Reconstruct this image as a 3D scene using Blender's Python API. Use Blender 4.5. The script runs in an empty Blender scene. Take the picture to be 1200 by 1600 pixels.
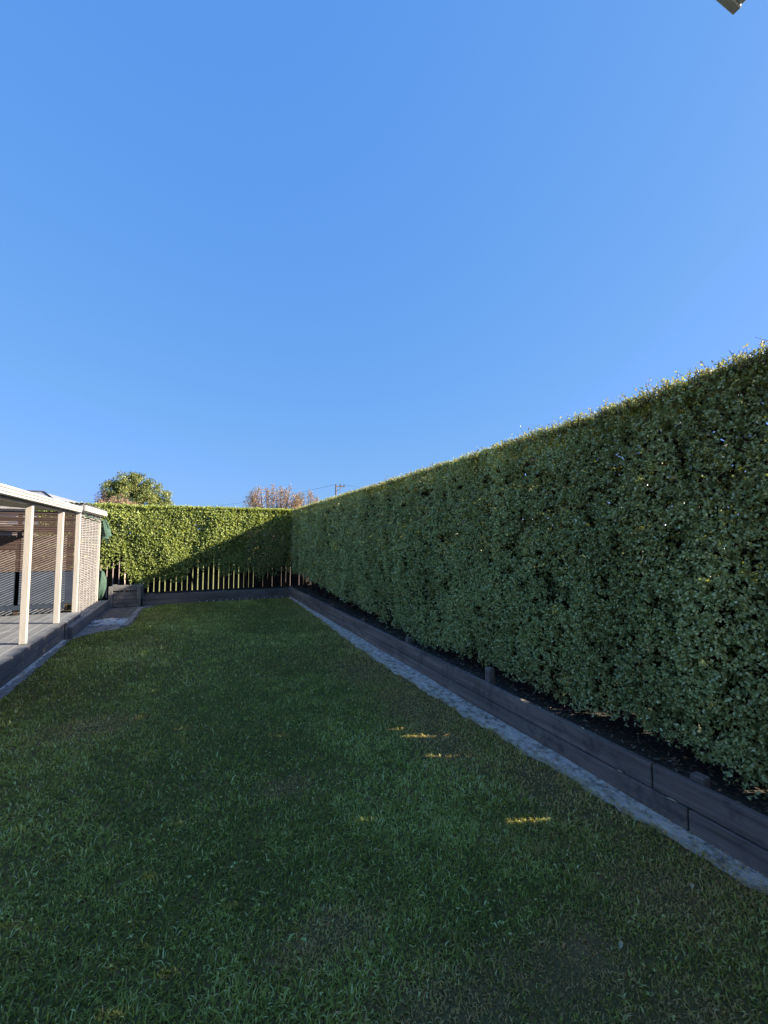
import bpy, bmesh, math, random
import numpy as np
from mathutils import Vector, Matrix
random.seed(7)
rng = np.random.default_rng(11)
R = math.radians
scene = bpy.context.scene
col = scene.collection

# ------------------------------------------------------------------ camera
SUN_AZ = 114.2      # degrees clockwise from +Y
SUN_EL = 24.0
cd = bpy.data.cameras.new('camera')
cd.sensor_fit = 'VERTICAL'; cd.sensor_height = 36; cd.lens = 15.0
cd.clip_start = 0.05; cd.clip_end = 3000
cam = bpy.data.objects.new('camera', cd); col.objects.link(cam)
cam.location = (0, 0, 1.6)
cam.rotation_euler = (R(90 + 3.6), 0, R(-24.2))
scene.camera = cam
# ------------------------------------------------------------------ light
w = bpy.data.worlds.new("World"); scene.world = w; w.use_nodes = True
nt = w.node_tree; bg = nt.nodes['Background']
sky = nt.nodes.new('ShaderNodeTexSky'); sky.sky_type = 'NISHITA'; sky.sun_disc = False
sky.sun_elevation = R(SUN_EL); sky.sun_rotation = R(SUN_AZ)
sky.altitude = 0; sky.air_density = 1.0; sky.dust_density = 1.0; sky.ozone_density = 3.0
# the photograph's deep, even azure: compress the range of the sky per channel
sp_ = nt.nodes.new('ShaderNodeSeparateColor'); cb_ = nt.nodes.new('ShaderNodeCombineColor')
nt.links.new(sky.outputs[0], sp_.inputs[0])
for i_, (ref, val, pw, k_) in enumerate(((0.50, 0.148, 0.54, 0.42), (0.95, 0.452, 0.34, 0.30), (1.95, 1.19, 0.14, 0.50))):
    a_ = nt.nodes.new('ShaderNodeMath'); a_.operation = 'DIVIDE'; a_.inputs[1].default_value = ref
    b_ = nt.nodes.new('ShaderNodeMath'); b_.operation = 'POWER'; b_.inputs[1].default_value = pw
    c_ = nt.nodes.new('ShaderNodeMath'); c_.operation = 'MULTIPLY'; c_.inputs[1].default_value = val
    d_ = nt.nodes.new('ShaderNodeMath'); d_.operation = 'MULTIPLY'; d_.inputs[1].default_value = k_     # the aureole round the sun keeps its brightness
    e_ = nt.nodes.new('ShaderNodeMath'); e_.operation = 'MAXIMUM'
    nt.links.new(sp_.outputs[i_], a_.inputs[0]); nt.links.new(a_.outputs[0], b_.inputs[0]); nt.links.new(a_.outputs[0], d_.inputs[0])
    nt.links.new(b_.outputs[0], e_.inputs[0]); nt.links.new(d_.outputs[0], e_.inputs[1]); nt.links.new(e_.outputs[0], c_.inputs[0])
    nt.links.new(c_.outputs[0], cb_.inputs[i_])
nt.links.new(cb_.outputs[0], bg.inputs[0]); bg.inputs[1].default_value = 0.15
sd = bpy.data.lights.new('sun', 'SUN'); sd.energy = 3.0; sd.angle = R(0.53); sd.color = (1.0, 0.93, 0.80)
sun = bpy.data.objects.new('sun', sd); col.objects.link(sun)
SV = Vector((math.sin(R(SUN_AZ))*math.cos(R(SUN_EL)), math.cos(R(SUN_AZ))*math.cos(R(SUN_EL)), math.sin(R(SUN_EL))))
sun.rotation_euler = SV.to_track_quat('Z', 'Y').to_euler(); sun.location = (20, -10, 12)
scene.view_settings.view_transform = 'Standard'; scene.view_settings.look = 'None'
scene.view_settings.exposure = 2.22; scene.view_settings.gamma = 1
scene.render.engine = 'CYCLES'
scene.cycles.max_bounces = 12; scene.cycles.diffuse_bounces = 8; scene.cycles.transmission_bounces = 8

# ------------------------------------------------------------------ materials
def mat(name, c1, c2=None, scale=8.0, rough=0.8, stretch=(1, 1, 1), bump=0.0, bscale=None, spec=0.3,
        blotch=None, bl_scale=2.0, bl_lo=0.5, bl_hi=0.65, rand=0.0, metal=0.0):
    m = bpy.data.materials.new(name); m.use_nodes = True
    n = m.node_tree.nodes; l = m.node_tree.links
    b = n['Principled BSDF']; b.inputs['Roughness'].default_value = rough
    b.inputs['Specular IOR Level'].default_value = spec; b.inputs['Metallic'].default_value = metal
    c2 = c2 or tuple(x*0.7 for x in c1)
    tc = n.new('ShaderNodeNewGeometry')
    mp = n.new('ShaderNodeMapping'); mp.inputs['Scale'].default_value = stretch
    l.new(tc.outputs['Position'], mp.inputs[0])
    no = n.new('ShaderNodeTexNoise'); no.inputs['Scale'].default_value = scale; no.inputs['Detail'].default_value = 6
    no.inputs['Roughness'].default_value = 0.65
    l.new(mp.outputs[0], no.inputs['Vector'])
    rp = n.new('ShaderNodeValToRGB'); rp.color_ramp.elements[0].position = 0.32; rp.color_ramp.elements[1].position = 0.68
    rp.color_ramp.elements[0].color = (*c2, 1); rp.color_ramp.elements[1].color = (*c1, 1)
    l.new(no.outputs[0], rp.inputs[0])
    out = rp.outputs[0]
    if blotch:
        n2 = n.new('ShaderNodeTexNoise'); n2.inputs['Scale'].default_value = bl_scale; n2.inputs['Detail'].default_value = 8
        n2.inputs['Roughness'].default_value = 0.7
        l.new(tc.outputs['Position'], n2.inputs['Vector'])
        r2 = n.new('ShaderNodeValToRGB'); r2.color_ramp.elements[0].position = bl_lo; r2.color_ramp.elements[1].position = bl_hi
        l.new(n2.outputs[0], r2.inputs[0])
        mx = n.new('ShaderNodeMix'); mx.data_type = 'RGBA'
        l.new(r2.outputs[0], mx.inputs[0]); l.new(out, mx.inputs[6]); mx.inputs[7].default_value = (*blotch, 1)
        out = mx.outputs[2]
    if rand:
        oi = n.new('ShaderNodeObjectInfo'); mr = n.new('ShaderNodeMapRange')
        mr.inputs[3].default_value = 1-rand; mr.inputs[4].default_value = 1+rand
        l.new(oi.outputs['Random'], mr.inputs[0])
        hv = n.new('ShaderNodeHueSaturation'); l.new(mr.outputs[0], hv.inputs['Value']); l.new(out, hv.inputs['Color'])
        out = hv.outputs[0]
    l.new(out, b.inputs['Base Color'])
    if bump:
        bn = n.new('ShaderNodeTexNoise'); bn.inputs['Scale'].default_value = bscale or scale*4; bn.inputs['Detail'].default_value = 5
        l.new(mp.outputs[0], bn.inputs['Vector'])
        bp = n.new('ShaderNodeBump'); bp.inputs['Strength'].default_value = bump; bp.inputs['Distance'].default_value = 0.01
        l.new(bn.outputs[0], bp.inputs['Height']); l.new(bp.outputs[0], b.inputs['Normal'])
    return m

def leafmat(name, cols, dry=(0.18, 0.11, 0.05), rough=0.5, trans=0.35, tcol=None, spec=0.35):
    """cols: three greens by the per-leaf random value; second channel of 'tint' mixes to dry colour"""
    m = bpy.data.materials.new(name); m.use_nodes = True
    n = m.node_tree.nodes; l = m.node_tree.links
    b = n['Principled BSDF']; b.inputs['Roughness'].default_value = rough; b.inputs['Specular IOR Level'].default_value = spec
    a = n.new('ShaderNodeAttribute'); a.attribute_name = 'tint'
    sp = n.new('ShaderNodeSeparateColor'); l.new(a.outputs['Color'], sp.inputs[0])
    rp = n.new('ShaderNodeValToRGB'); e = rp.color_ramp.elements
    e[0].position = 0.1; e[0].color = (*cols[0], 1); e[1].position = 0.95; e[1].color = (*cols[2], 1)
    k = e.new(0.6); k.color = (*cols[1], 1)
    l.new(sp.outputs[0], rp.inputs[0])
    mx = n.new('ShaderNodeMix'); mx.data_type = 'RGBA'
    l.new(sp.outputs[1], mx.inputs[0]); l.new(rp.outputs[0], mx.inputs[6]); mx.inputs[7].default_value = (*dry, 1)
    l.new(mx.outputs[2], b.inputs['Base Color'])
    tr = n.new('ShaderNodeBsdfTranslucent')
    hv = n.new('ShaderNodeMix'); hv.data_type = 'RGBA'; hv.blend_type = 'MULTIPLY'; hv.inputs[0].default_value = 1
    l.new(mx.outputs[2], hv.inputs[6]); hv.inputs[7].default_value = (*(tcol or (2.0, 1.9, 0.8)), 1)
    l.new(hv.outputs[2], tr.inputs[0])
    ms = n.new('ShaderNodeMixShader'); ms.inputs[0].default_value = trans
    l.new(b.outputs[0], ms.inputs[1]); l.new(tr.outputs[0], ms.inputs[2])
    l.new(ms.outputs[0], n['Material Output'].inputs['Surface'])
    return m

M = {}
M['ground'] = mat('dry_grass_ground', (0.20, 0.19, 0.09), (0.13, 0.13, 0.05), 3, 0.95)
M['turf'] = mat('turf_soil', (0.20, 0.155, 0.065), (0.085, 0.075, 0.030), 90, 1.0, bump=0.8, bscale=90, spec=0.0, blotch=(0.22, 0.145, 0.07), bl_scale=5)
M['soil'] = mat('bark_soil', (0.085, 0.066, 0.05), (0.03, 0.025, 0.02), 40, 0.95, bump=1.0, bscale=70)
M['wall_wood'] = mat('charcoal_stained_wood', (0.255, 0.200, 0.165), (0.105, 0.084, 0.070), 15, 0.82, (1, 0.08, 1.6), 0.5, 60, blotch=(0.070, 0.060, 0.053), bl_scale=7, bl_lo=0.50, bl_hi=0.70, rand=0.14)
M['wall_wood_x'] = mat('charcoal_stained_wood_x', (0.21, 0.175, 0.15), (0.12, 0.10, 0.086), 9, 0.82, (0.12, 1, 1.0), 0.5, 60, blotch=(0.035, 0.036, 0.038), bl_scale=3.0, bl_lo=0.56, bl_hi=0.70, rand=0.14)
M['concrete'] = mat('mottled_concrete', (0.80, 0.69, 0.59), (0.36, 0.30, 0.25), 30, 0.92, (1, 0.35, 1), bump=0.9, bscale=70, blotch=(0.19, 0.155, 0.125), bl_scale=17.0, bl_lo=0.47, bl_hi=0.62)
M['concrete_d'] = mat('dull_concrete', (0.32, 0.28, 0.25), (0.18, 0.16, 0.145), 9, 0.92, bump=0.5, bscale=50, blotch=(0.07, 0.068, 0.06), bl_scale=4.0, bl_lo=0.54, bl_hi=0.68)
M['paver'] = mat('worn_brown_paver', (0.17, 0.145, 0.12), (0.10, 0.085, 0.075), 20, 0.9, bump=0.5, rand=0.15)
M['pebble'] = mat('white_pebble', (0.62, 0.62, 0.60), (0.40, 0.40, 0.39), 30, 0.7, rand=0.1)
M['deck'] = mat('grey_painted_deck', (0.21, 0.205, 0.20), (0.15, 0.15, 0.15), 6, 0.75, (1, 0.2, 1), 0.35, 50, blotch=(0.27, 0.265, 0.26), bl_scale=4, bl_lo=0.55, bl_hi=0.66, rand=0.10)
M['deck_side'] = mat('dark_grey_deck_fascia', (0.185, 0.165, 0.15), (0.12, 0.108, 0.10), 8, 0.8, (1, 0.15, 1), 0.4, 60, rand=0.1)
M['cream'] = mat('cream_paint', (0.60, 0.54, 0.46), (0.53, 0.47, 0.39), 5, 0.6, (1, 1, 0.25), 0.15, 40, rand=0.04)
M['cream_post'] = mat('worn_cream_paint', (0.50, 0.435, 0.36), (0.42, 0.36, 0.29), 6, 0.65, (1, 1, 0.2), 0.2, 40, blotch=(0.42, 0.32, 0.20), bl_scale=5, bl_lo=0.66, bl_hi=0.8)
M['gutter'] = mat('cream_enamel', (0.56, 0.52, 0.45), (0.50, 0.46, 0.40), 3, 0.35, spec=0.5)
M['lath'] = mat('weathered_cream_lath', (0.36, 0.325, 0.29), (0.26, 0.23, 0.205), 12, 0.8, (1, 0.3, 1), rand=0.12)
M['brown'] = mat('brown_stained_lath', (0.105, 0.066, 0.050), (0.060, 0.038, 0.031), 10, 0.75, (0.2, 1, 1), rand=0.2)
M['pale_lath'] = mat('pale_worn_lath', (0.34, 0.27, 0.22), (0.24, 0.19, 0.155), 14, 0.8, rand=0.2)  # colour of the sun streaks drawn on the upper screen
M['grey_lath'] = mat('grey_worn_lath', (0.26, 0.27, 0.30), (0.17, 0.18, 0.2), 14, 0.8, rand=0.2)  # colour of the sun streaks drawn lower down, in a duller tone
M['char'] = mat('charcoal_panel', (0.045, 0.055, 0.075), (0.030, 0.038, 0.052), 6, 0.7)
M['roof_sheet'] = mat('galvanised_sheet', (0.45, 0.46, 0.46), (0.34, 0.35, 0.36), 6, 0.5, metal=0.2, spec=0.5)
M['roof_under'] = mat('pale_green_roof_sheet', (0.56, 0.60, 0.52), (0.46, 0.50, 0.43), 4, 0.6)
M['grey_fascia'] = mat('weathered_fascia', (0.42, 0.39, 0.34), (0.28, 0.26, 0.22), 10, 0.85, (1, 0.3, 1), 0.4, 40, blotch=(0.18, 0.16, 0.13), bl_scale=7, bl_lo=0.60, bl_hi=0.75)
M['cloth'] = mat('green_shade_cloth', (0.070, 0.125, 0.080), (0.040, 0.075, 0.050), 14, 0.8)
M['paling'] = mat('dark_fence_paling', (0.050, 0.038, 0.030), (0.026, 0.020, 0.017), 10, 0.9, (1, 1, 0.12), 0.4, 60, rand=0.25)
M['box'] = mat('grey_brown_box_wood', (0.19, 0.18, 0.16), (0.12, 0.115, 0.105), 10, 0.85, (0.12, 1, 1), 0.5, 60, blotch=(0.05, 0.055, 0.05), bl_scale=4, bl_lo=0.55, bl_hi=0.7, rand=0.14)
M['bark'] = mat('hedge_bark', (0.085, 0.062, 0.045), (0.045, 0.033, 0.025), 20, 0.95, (1, 1, 0.2), 0.7, 60)
M['limewall'] = mat('pale_limewashed_wall', (0.36, 0.38, 0.18), (0.28, 0.30, 0.12), 5, 0.9)
M['housewall'] = mat('cream_render', (0.60, 0.53, 0.46), (0.52, 0.46, 0.40), 4, 0.9)
M['rosewall'] = mat('pink_cream_render', (0.66, 0.50, 0.42), (0.56, 0.42, 0.36), 4, 0.9)
M['tile'] = mat('grey_roof_tile', (0.34, 0.33, 0.34), (0.25, 0.245, 0.25), 5, 0.7)
M['dark'] = mat('dark_ridge_cap', (0.05, 0.05, 0.06), (0.04, 0.04, 0.05), 5, 0.7)
M['soffit'] = mat('brown_grey_soffit', (0.66, 0.58, 0.50), (0.42, 0.36, 0.31), 30, 0.9, blotch=(0.08, 0.07, 0.065), bl_scale=18, bl_lo=0.55, bl_hi=0.7)
M['fascia_grey'] = mat('shaded_grey_paint', (0.34, 0.34, 0.36), (0.27, 0.27, 0.29), 8, 0.6)  # one even blue-grey for the pergola fascia
M['eave_paint'] = mat('pale_eave_paint', (0.93, 0.92, 0.90), (0.90, 0.89, 0.87), 8, 0.5)
M['eave_grey'] = mat('grey_eave_paint', (0.85, 0.80, 0.78), (0.78, 0.73, 0.70), 8, 0.5)
M['pole'] = mat('pole_wood', (0.16, 0.13, 0.12), (0.10, 0.085, 0.08), 5, 0.9)
M['wire'] = mat('wire_black', (0.05, 0.055, 0.06), (0.04, 0.04, 0.05), 5, 0.6)
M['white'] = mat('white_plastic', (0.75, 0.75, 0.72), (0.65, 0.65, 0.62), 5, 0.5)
M['yleaf'] = mat('dry_yellow_leaf', (0.60, 0.52, 0.30), (0.45, 0.36, 0.20), 60, 0.7)
M['dryleaf'] = mat('dry_brown_litter', (0.16, 0.115, 0.075), (0.07, 0.05, 0.035), 30, 0.9)

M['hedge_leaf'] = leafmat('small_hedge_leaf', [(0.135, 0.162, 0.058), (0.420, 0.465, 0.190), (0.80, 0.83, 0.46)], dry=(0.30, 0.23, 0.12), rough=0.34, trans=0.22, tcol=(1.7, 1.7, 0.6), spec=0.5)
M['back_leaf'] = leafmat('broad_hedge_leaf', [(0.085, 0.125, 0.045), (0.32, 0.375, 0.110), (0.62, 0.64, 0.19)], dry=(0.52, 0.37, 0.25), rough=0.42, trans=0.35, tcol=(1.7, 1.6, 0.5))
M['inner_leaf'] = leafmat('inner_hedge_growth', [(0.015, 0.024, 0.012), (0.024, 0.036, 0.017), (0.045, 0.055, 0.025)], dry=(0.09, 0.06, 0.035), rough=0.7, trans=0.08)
M['tree_leaf'] = leafmat('tree_leaf', [(0.09, 0.12, 0.04), (0.24, 0.26, 0.08), (0.46, 0.44, 0.13)], rough=0.5, trans=0.25, tcol=(1.6, 1.6, 0.5))
M['rust_leaf'] = leafmat('autumn_leaf', [(0.20, 0.18, 0.10), (0.42, 0.28, 0.16), (0.56, 0.32, 0.21)], rough=0.6, trans=0.3, tcol=(1.3, 1.2, 0.8))
M['purple_leaf'] = leafmat('purple_leaf', [(0.06, 0.04, 0.05), (0.10, 0.06, 0.065), (0.14, 0.09, 0.08)], rough=0.6, trans=0.2, tcol=(1.2, 1.0, 0.9))
M['shoot_leaf'] = leafmat('new_shoot_leaf', [(0.20, 0.24, 0.09), (0.34, 0.36, 0.14), (0.50, 0.48, 0.22)], dry=(0.50, 0.38, 0.20), rough=0.5, trans=0.38, tcol=(1.3, 1.25, 0.7))
M['grass'] = leafmat('lawn_grass', [(0.180, 0.205, 0.045), (0.490, 0.505, 0.100), (0.84, 0.85, 0.40)], dry=(0.66, 0.42, 0.20), rough=0.5, trans=0.42, tcol=(1.25, 1.3, 0.7), spec=0.25)

# ------------------------------------------------------------------ helpers
def tag(o, label=None, cat=None, group=None, kind=None):
    if label: o['label'] = label
    if cat: o['category'] = cat
    if group: o['group'] = group
    if kind: o['kind'] = kind
    return o
def thing(name, loc, label, cat, group=None):
    o = bpy.data.objects.new(name, None); col.objects.link(o); o.location = loc; o.empty_display_size = 0.2
    bpy.context.view_layer.update()
    return tag(o, label, cat, group)
def place(name, me, parent=None, loc=(0, 0, 0)):
    o = bpy.data.objects.new(name, me); col.objects.link(o)
    if parent is not None:
        o.parent = parent
        p = parent; off = Vector((0, 0, 0))
        while p is not None: off += p.location; p = p.parent
        # vertices are in world space: cancel the parents' offset
        o.location = Vector(loc) - off
    else:
        o.location = loc
    return o
def boxmesh(name, x, y, z, m, bevel=0.0, segs=1):
    bm = bmesh.new(); bmesh.ops.create_cube(bm, size=1)
    for v in bm.verts:
        v.co = Vector(((x[0]+x[1])/2 + v.co.x*(x[1]-x[0]), (y[0]+y[1])/2 + v.co.y*(y[1]-y[0]), (z[0]+z[1])/2 + v.co.z*(z[1]-z[0])))
    if bevel: bmesh.ops.bevel(bm, geom=bm.edges[:], offset=bevel, segments=segs, affect='EDGES')
    me = bpy.data.meshes.new(name); bm.to_mesh(me); bm.free(); me.materials.append(m); return me
def box(name, x, y, z, m, parent=None, bevel=0.0):
    return place(name, boxmesh(name, x, y, z, m, bevel), parent)
def poly(name, pts, faces, m, parent=None, smooth=False):
    me = bpy.data.meshes.new(name); me.from_pydata([tuple(p) for p in pts], [], faces); me.materials.append(m)
    if smooth: me.polygons.foreach_set('use_smooth', [True]*len(me.polygons))
    me.update(); return place(name, me, parent)
def prism(name, outline, z0, z1, m, parent=None, bevel=0):
    bm = bmesh.new(); vs = [bm.verts.new((p[0], p[1], z1)) for p in outline]; f = bm.faces.new(vs)
    if f.calc_area() and f.normal.z < 0: f.normal_flip()
    r = bmesh.ops.extrude_face_region(bm, geom=[f]); 
    for v in r['geom']:
        if isinstance(v, bmesh.types.BMVert): v.co.z = z0
    bmesh.ops.recalc_face_normals(bm, faces=bm.faces[:])
    me = bpy.data.meshes.new(name); bm.to_mesh(me); bm.free(); me.materials.append(m); return place(name, me, parent)
def tube_mesh(name, chains, m, sides=6):
    """chains: list of [(point, radius), ...] joined into one mesh"""
    V = []; F = []
    for ch in chains:
        b0 = len(V)
        for i, (p, r) in enumerate(ch):
            p = Vector(p); q = Vector(ch[min(i+1, len(ch)-1)][0]) - Vector(ch[max(i-1, 0)][0])
            if q.length < 1e-6: q = Vector((0, 0, 1))
            q.normalize(); a = q.orthogonal().normalized(); b = q.cross(a)
            for k in range(sides):
                t = 2*math.pi*k/sides; V.append(p + (a*math.cos(t) + b*math.sin(t))*r)
        for i in range(len(ch)-1):
            for k in range(sides):
                k2 = (k+1) % sides
                F.append((b0+i*sides+k, b0+i*sides+k2, b0+(i+1)*sides+k2, b0+(i+1)*sides+k))
        F.append(tuple(b0+(len(ch)-1)*sides+k for k in range(sides)))
        F.append(tuple(b0+k for k in reversed(range(sides))))
    me = bpy.data.meshes.new(name); me.from_pydata([tuple(v) for v in V], [], F)
    me.polygons.foreach_set('use_smooth', [True]*len(me.polygons)); me.materials.append(m); return me
def tube(name, chains, m, parent=None, sides=6): return place(name, tube_mesh(name, chains, m, sides), parent)

def vnoise(P, s, seed=0):
    """value noise of an (N,3) array in 0..1"""
    P = np.asarray(P)*s + seed*17.31
    I = np.floor(P).astype(np.int64); f = P - I; f = f*f*(3-2*f)
    def h(i, j, k):
        n = (i*73856093) ^ (j*19349663) ^ (k*83492791); n = (n ^ (n >> 13)) * 1274126177; n = n ^ (n >> 16)
        return (n & 0xffff)/65535.0
    out = 0
    for a in (0, 1):
        for b in (0, 1):
            for c in (0, 1):
                wgt = (f[:, 0] if a else 1-f[:, 0])*(f[:, 1] if b else 1-f[:, 1])*(f[:, 2] if c else 1-f[:, 2])
                out = out + wgt*h(I[:, 0]+a, I[:, 1]+b, I[:, 2]+c)
    return out
def fbm(P, s, seed=0): return (vnoise(P, s, seed)*0.55 + vnoise(P, s*2.1, seed+3)*0.3 + vnoise(P, s*4.3, seed+7)*0.15)

def raw_mesh(name, V, F, nper, tint, m):
    """V (N*k,3), F (M,nper) quads or polygons of the same size; tint (N*k,3)"""
    me = bpy.data.meshes.new(name)
    me.vertices.add(len(V)); me.vertices.foreach_set('co', V.astype(np.float32).ravel())
    tot = sum(len(f)*f.shape[1] for f in F); nf = sum(len(f) for f in F)
    me.loops.add(tot); me.polygons.add(nf)
    me.loops.foreach_set('vertex_index', np.concatenate([f.ravel() for f in F]).astype(np.int32))
    st = []; c = 0
    for f in F:
        st.append(c + np.arange(len(f))*f.shape[1]); c += len(f)*f.shape[1]
    me.polygons.foreach_set('loop_start', np.concatenate(st).astype(np.int32))
    me.update(calc_edges=True); me.validate()
    a = me.attributes.new('tint', 'FLOAT_COLOR', 'POINT')
    a.data.foreach_set('color', np.concatenate([tint, np.ones((len(tint), 1))], 1).astype(np.float32).ravel())
    me.materials.append(m); return me
def unit(a): return a/np.maximum(np.linalg.norm(a, axis=1, keepdims=True), 1e-9)
def leaves(name, C, D, N, L, W, tint, m, hexa=False, fold=0.25, parent=None):
    """C base points, D growth direction, N leaf normal, L length, W width"""
    n = len(C); D = unit(D); S = unit(np.cross(D, N)); N = np.cross(S, D)
    L = L[:, None]; W = W[:, None]*0.5
    if hexa:
        P = [C, C+D*L*0.33+S*W*0.85+N*W*fold, C+D*L*0.70+S*W*0.85+N*W*fold, C+D*L-N*W*0.2, C+D*L*0.70-S*W*0.85+N*W*fold, C+D*L*0.33-S*W*0.85+N*W*fold]
        V = np.stack(P, 1).reshape(-1, 3); b = np.arange(n)[:, None]*6
        F = [b+np.array([[0, 1, 2, 3]]), b+np.array([[0, 3, 4, 5]])]; k = 6
    else:
        P = [C, C+D*L*0.5+S*W+N*W*fold, C+D*L, C+D*L*0.5-S*W+N*W*fold]
        V = np.stack(P, 1).reshape(-1, 3); b = np.arange(n)[:, None]*4
        F = [b+np.array([[0, 1, 2, 3]])]; k = 4
    me = raw_mesh(name, V, F, 4, np.repeat(tint, k, 0), m)
    return place(name, me, parent)
def rand_unit(n):
    return unit(rng.normal(size=(n, 3)))

# sun slits: vertical gaps through hedge and fence that let a streak of sun reach the lawn
A2 = np.array([math.sin(R(SUN_AZ)), math.cos(R(SUN_AZ))]); N2 = np.array([-A2[1], A2[0]])
TAN = math.tan(R(SUN_EL))
SLITS = [  # start point, end point on the lawn, half width
    ((1.56, 3.20), (1.82, 3.12), 0.022), ((1.92, 3.085), (2.08, 3.028), 0.024),
    ((1.60, 2.833), (1.80, 2.745), 0.025), ((1.90, 2.70), (2.06, 2.635), 0.025),
    ((1.62, 2.031), (1.86, 1.930), 0.022), ((-0.13, 1.88), (0.0, 1.82), 0.004),
    ((0.08, 2.11), (0.20, 2.055), 0.006), ((1.50, 3.37), (1.66, 3.31), 0.014)]
def slit_keep(P):
    keep = np.ones(len(P), bool)
    for a, b, wd in SLITS:
        a = np.array(a); b = np.array(b)
        h = np.abs((P[:, :2]-a) @ N2)
        g = P[:, :2] - A2[None]*(P[:, 2:3]/TAN)
        s = (g-a) @ A2; Ls = (b-a) @ A2
        s0, s1 = min(0, Ls), max(0, Ls)
        keep &= ~((h < wd+0.008) & (s > s0-0.02) & (s < s1+0.02))
    return keep

# ------------------------------------------------------------------ ground and setting
tag(poly('ground', [(-600, -600, -0.42), (600, -600, -0.42), (600, 900, -0.42), (-600, 900, -0.42)], [(0, 1, 2, 3)], M['ground']), kind='structure')
tag(box('garden_terrace', (-9, 3.62), (-7, 13.40), (-0.60, 0.0), M['turf']), kind='structure')

YR = np.array([-1.2, 0.9, 1.14, 1.38, 1.7, 2.13, 2.7, 3.56, 4.9, 6.5, 8.2, 11.4, 12.0]); XR = np.array([2.36, 2.38, 2.40, 2.37, 2.353, 2.333, 2.307, 2.275, 2.24, 2.27, 2.36, 2.43, 2.43])
def right_edge(y): return np.interp(y, YR, XR) + 0.014*np.sin(y*9.1) + 0.010*np.sin(y*23.7+1) + 0.006*np.sin(y*51)
YL = np.array([-1.2, 5.4, 8.40, 8.50, 8.69, 8.90, 9.05, 9.25, 10.4, 11.2, 11.45, 12]); XL = np.array([-1.66, -1.68, -1.70, -1.60, -1.44, -1.14, -1.04, -0.985, -0.98, -0.97, -0.80, -0.60])
def left_edge(y): return np.interp(y, YL, XL) + 0.006*np.sin(y*11.3)
# lawn sheet
n = 90; ys = np.linspace(-1.2, 11.68, n)
pts = [(float(left_edge(y))-0.02, float(y), 0.004) for y in ys] + [(float(right_edge(y))+0.02, float(y), 0.004) for y in ys]
tag(poly('lawn', pts, [(i, n+i, n+i+1, i+1) for i in range(n-1)], M['turf']), kind='structure')
# mowing strip on the right with an uneven edge: a slightly humped ribbon
n = 220; ys = np.linspace(0.87, 11.74, n); pts = []
for y in ys:
    xl = float(right_edge(y)) + 0.004*math.sin(y*61) + random.uniform(-0.004, 0.004)
    hump = 0.004*math.sin(y*3.1)
    pts += [(xl, y, 0.006), (xl+0.018, y, 0.020+hump), (2.43, y, 0.026+hump), (2.488, y, 0.030+hump)]
fs = []
for i in range(n-1):
    for k in range(3): fs.append((i*4+k, i*4+k+1, i*4+k+5, i*4+k+4))
tag(poly('mowing_strip', pts, fs, M['concrete'], smooth=True), kind='structure')
# left kerb strip and apron around the pavers
out = [(-1.84, 2.0), (float(left_edge(2.0)), 2.0)] + [(float(left_edge(y))-0.005, float(y)) for y in np.linspace(2.2, 8.40, 40)] + \
      [(float(left_edge(y))-0.005, float(y)) for y in np.linspace(8.43, 11.40, 26)] + [(-0.70, 11.52), (-1.05, 11.60), (-1.84, 11.60)]
tag(prism('concrete_edging', out, -0.05, 0.010, M['concrete_d']), kind='structure')
# raised kerb that curves round the paved corner
kr = []
for y in np.linspace(9.05, 11.5, 16): kr.append((float(left_edge(y))-0.015, float(y)))
kl = [(p[0]-0.10, p[1]) for p in kr]
tag(prism('kerb', kr + kl[::-1], -0.04, 0.035, M['concrete_d']), kind='structure')
# sloping ribbon of cement along foot of deck
# concrete path at the house corner, bottom right
tag(prism('path', [(1.74, -1.2), (1.735, 0.80), (1.78, 0.850), (2.47, 0.855), (2.47, -1.2)], -0.05, 0.020, M['concrete_d']), kind='structure')
# garden beds
bed = box('side_bed', (2.536, 3.42), (-3.4, 13.2), (-0.1, 0.17), M['soil']); tag(bed, kind='structure')
bed2 = box('back_bed', (-1.8, 2.536), (11.812, 13.2), (-0.1, 0.168), M['soil']); tag(bed2, kind='structure')

# pavers
pv = thing('paved_square', (-1.4, 10.7, 0.01), 'small patch of worn brown pavers in front of the grey wooden box', 'paving')
k = 0
y = 10.05
row = 0
while y < 11.38:
    x = -1.70 + (0.0 if row % 2 == 0 else -0.11)
    while x < -1.12:
        x0 = max(x, -1.72); x1 = min(x+0.215, -1.10)
        if x1-x0 > 0.05:
            dz = random.uniform(-0.003, 0.004)
            box('paver', (x0, x1-0.006), (y, y+0.105), (0.0, 0.028+dz), M['paver'], pv, 0.004)
        x += 0.22
    y += 0.112; row += 1
# white pebbles
def pebble_mesh():
    bm = bmesh.new(); bmesh.ops.create_icosphere(bm, subdivisions=1, radius=1)
    me = bpy.data.meshes.new('p'); bm.to_mesh(me); bm.free()
    v = np.array([p.co[:] for p in me.vertices]); f = np.array([p.vertices[:] for p in me.polygons]); return v, f
pvv, pff = pebble_mesh()
N = 900
c = np.stack([rng.uniform(-1.74, -1.09, N), rng.uniform(9.32, 10.02, N), rng.uniform(0.012, 0.03, N)], 1)
c = c[(vnoise(c, 7, 3) > 0.30)]
N = len(c); r = rng.uniform(0.010, 0.022, N)[:, None, None]*np.stack([rng.uniform(.8, 1.3, N), rng.uniform(.8, 1.3, N), rng.uniform(.5, .8, N)], 1)[:, None, :]
V = (c[:, None, :] + pvv[None]*r + rng.normal(size=(N, len(pvv), 3))*0.0012).reshape(-1, 3)
F = (np.arange(N)[:, None, None]*len(pvv) + pff[None]).reshape(-1, 3)
me = raw_mesh('white_pebbles', V, [F], 3, np.zeros((len(V), 3)), M['pebble'])
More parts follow.
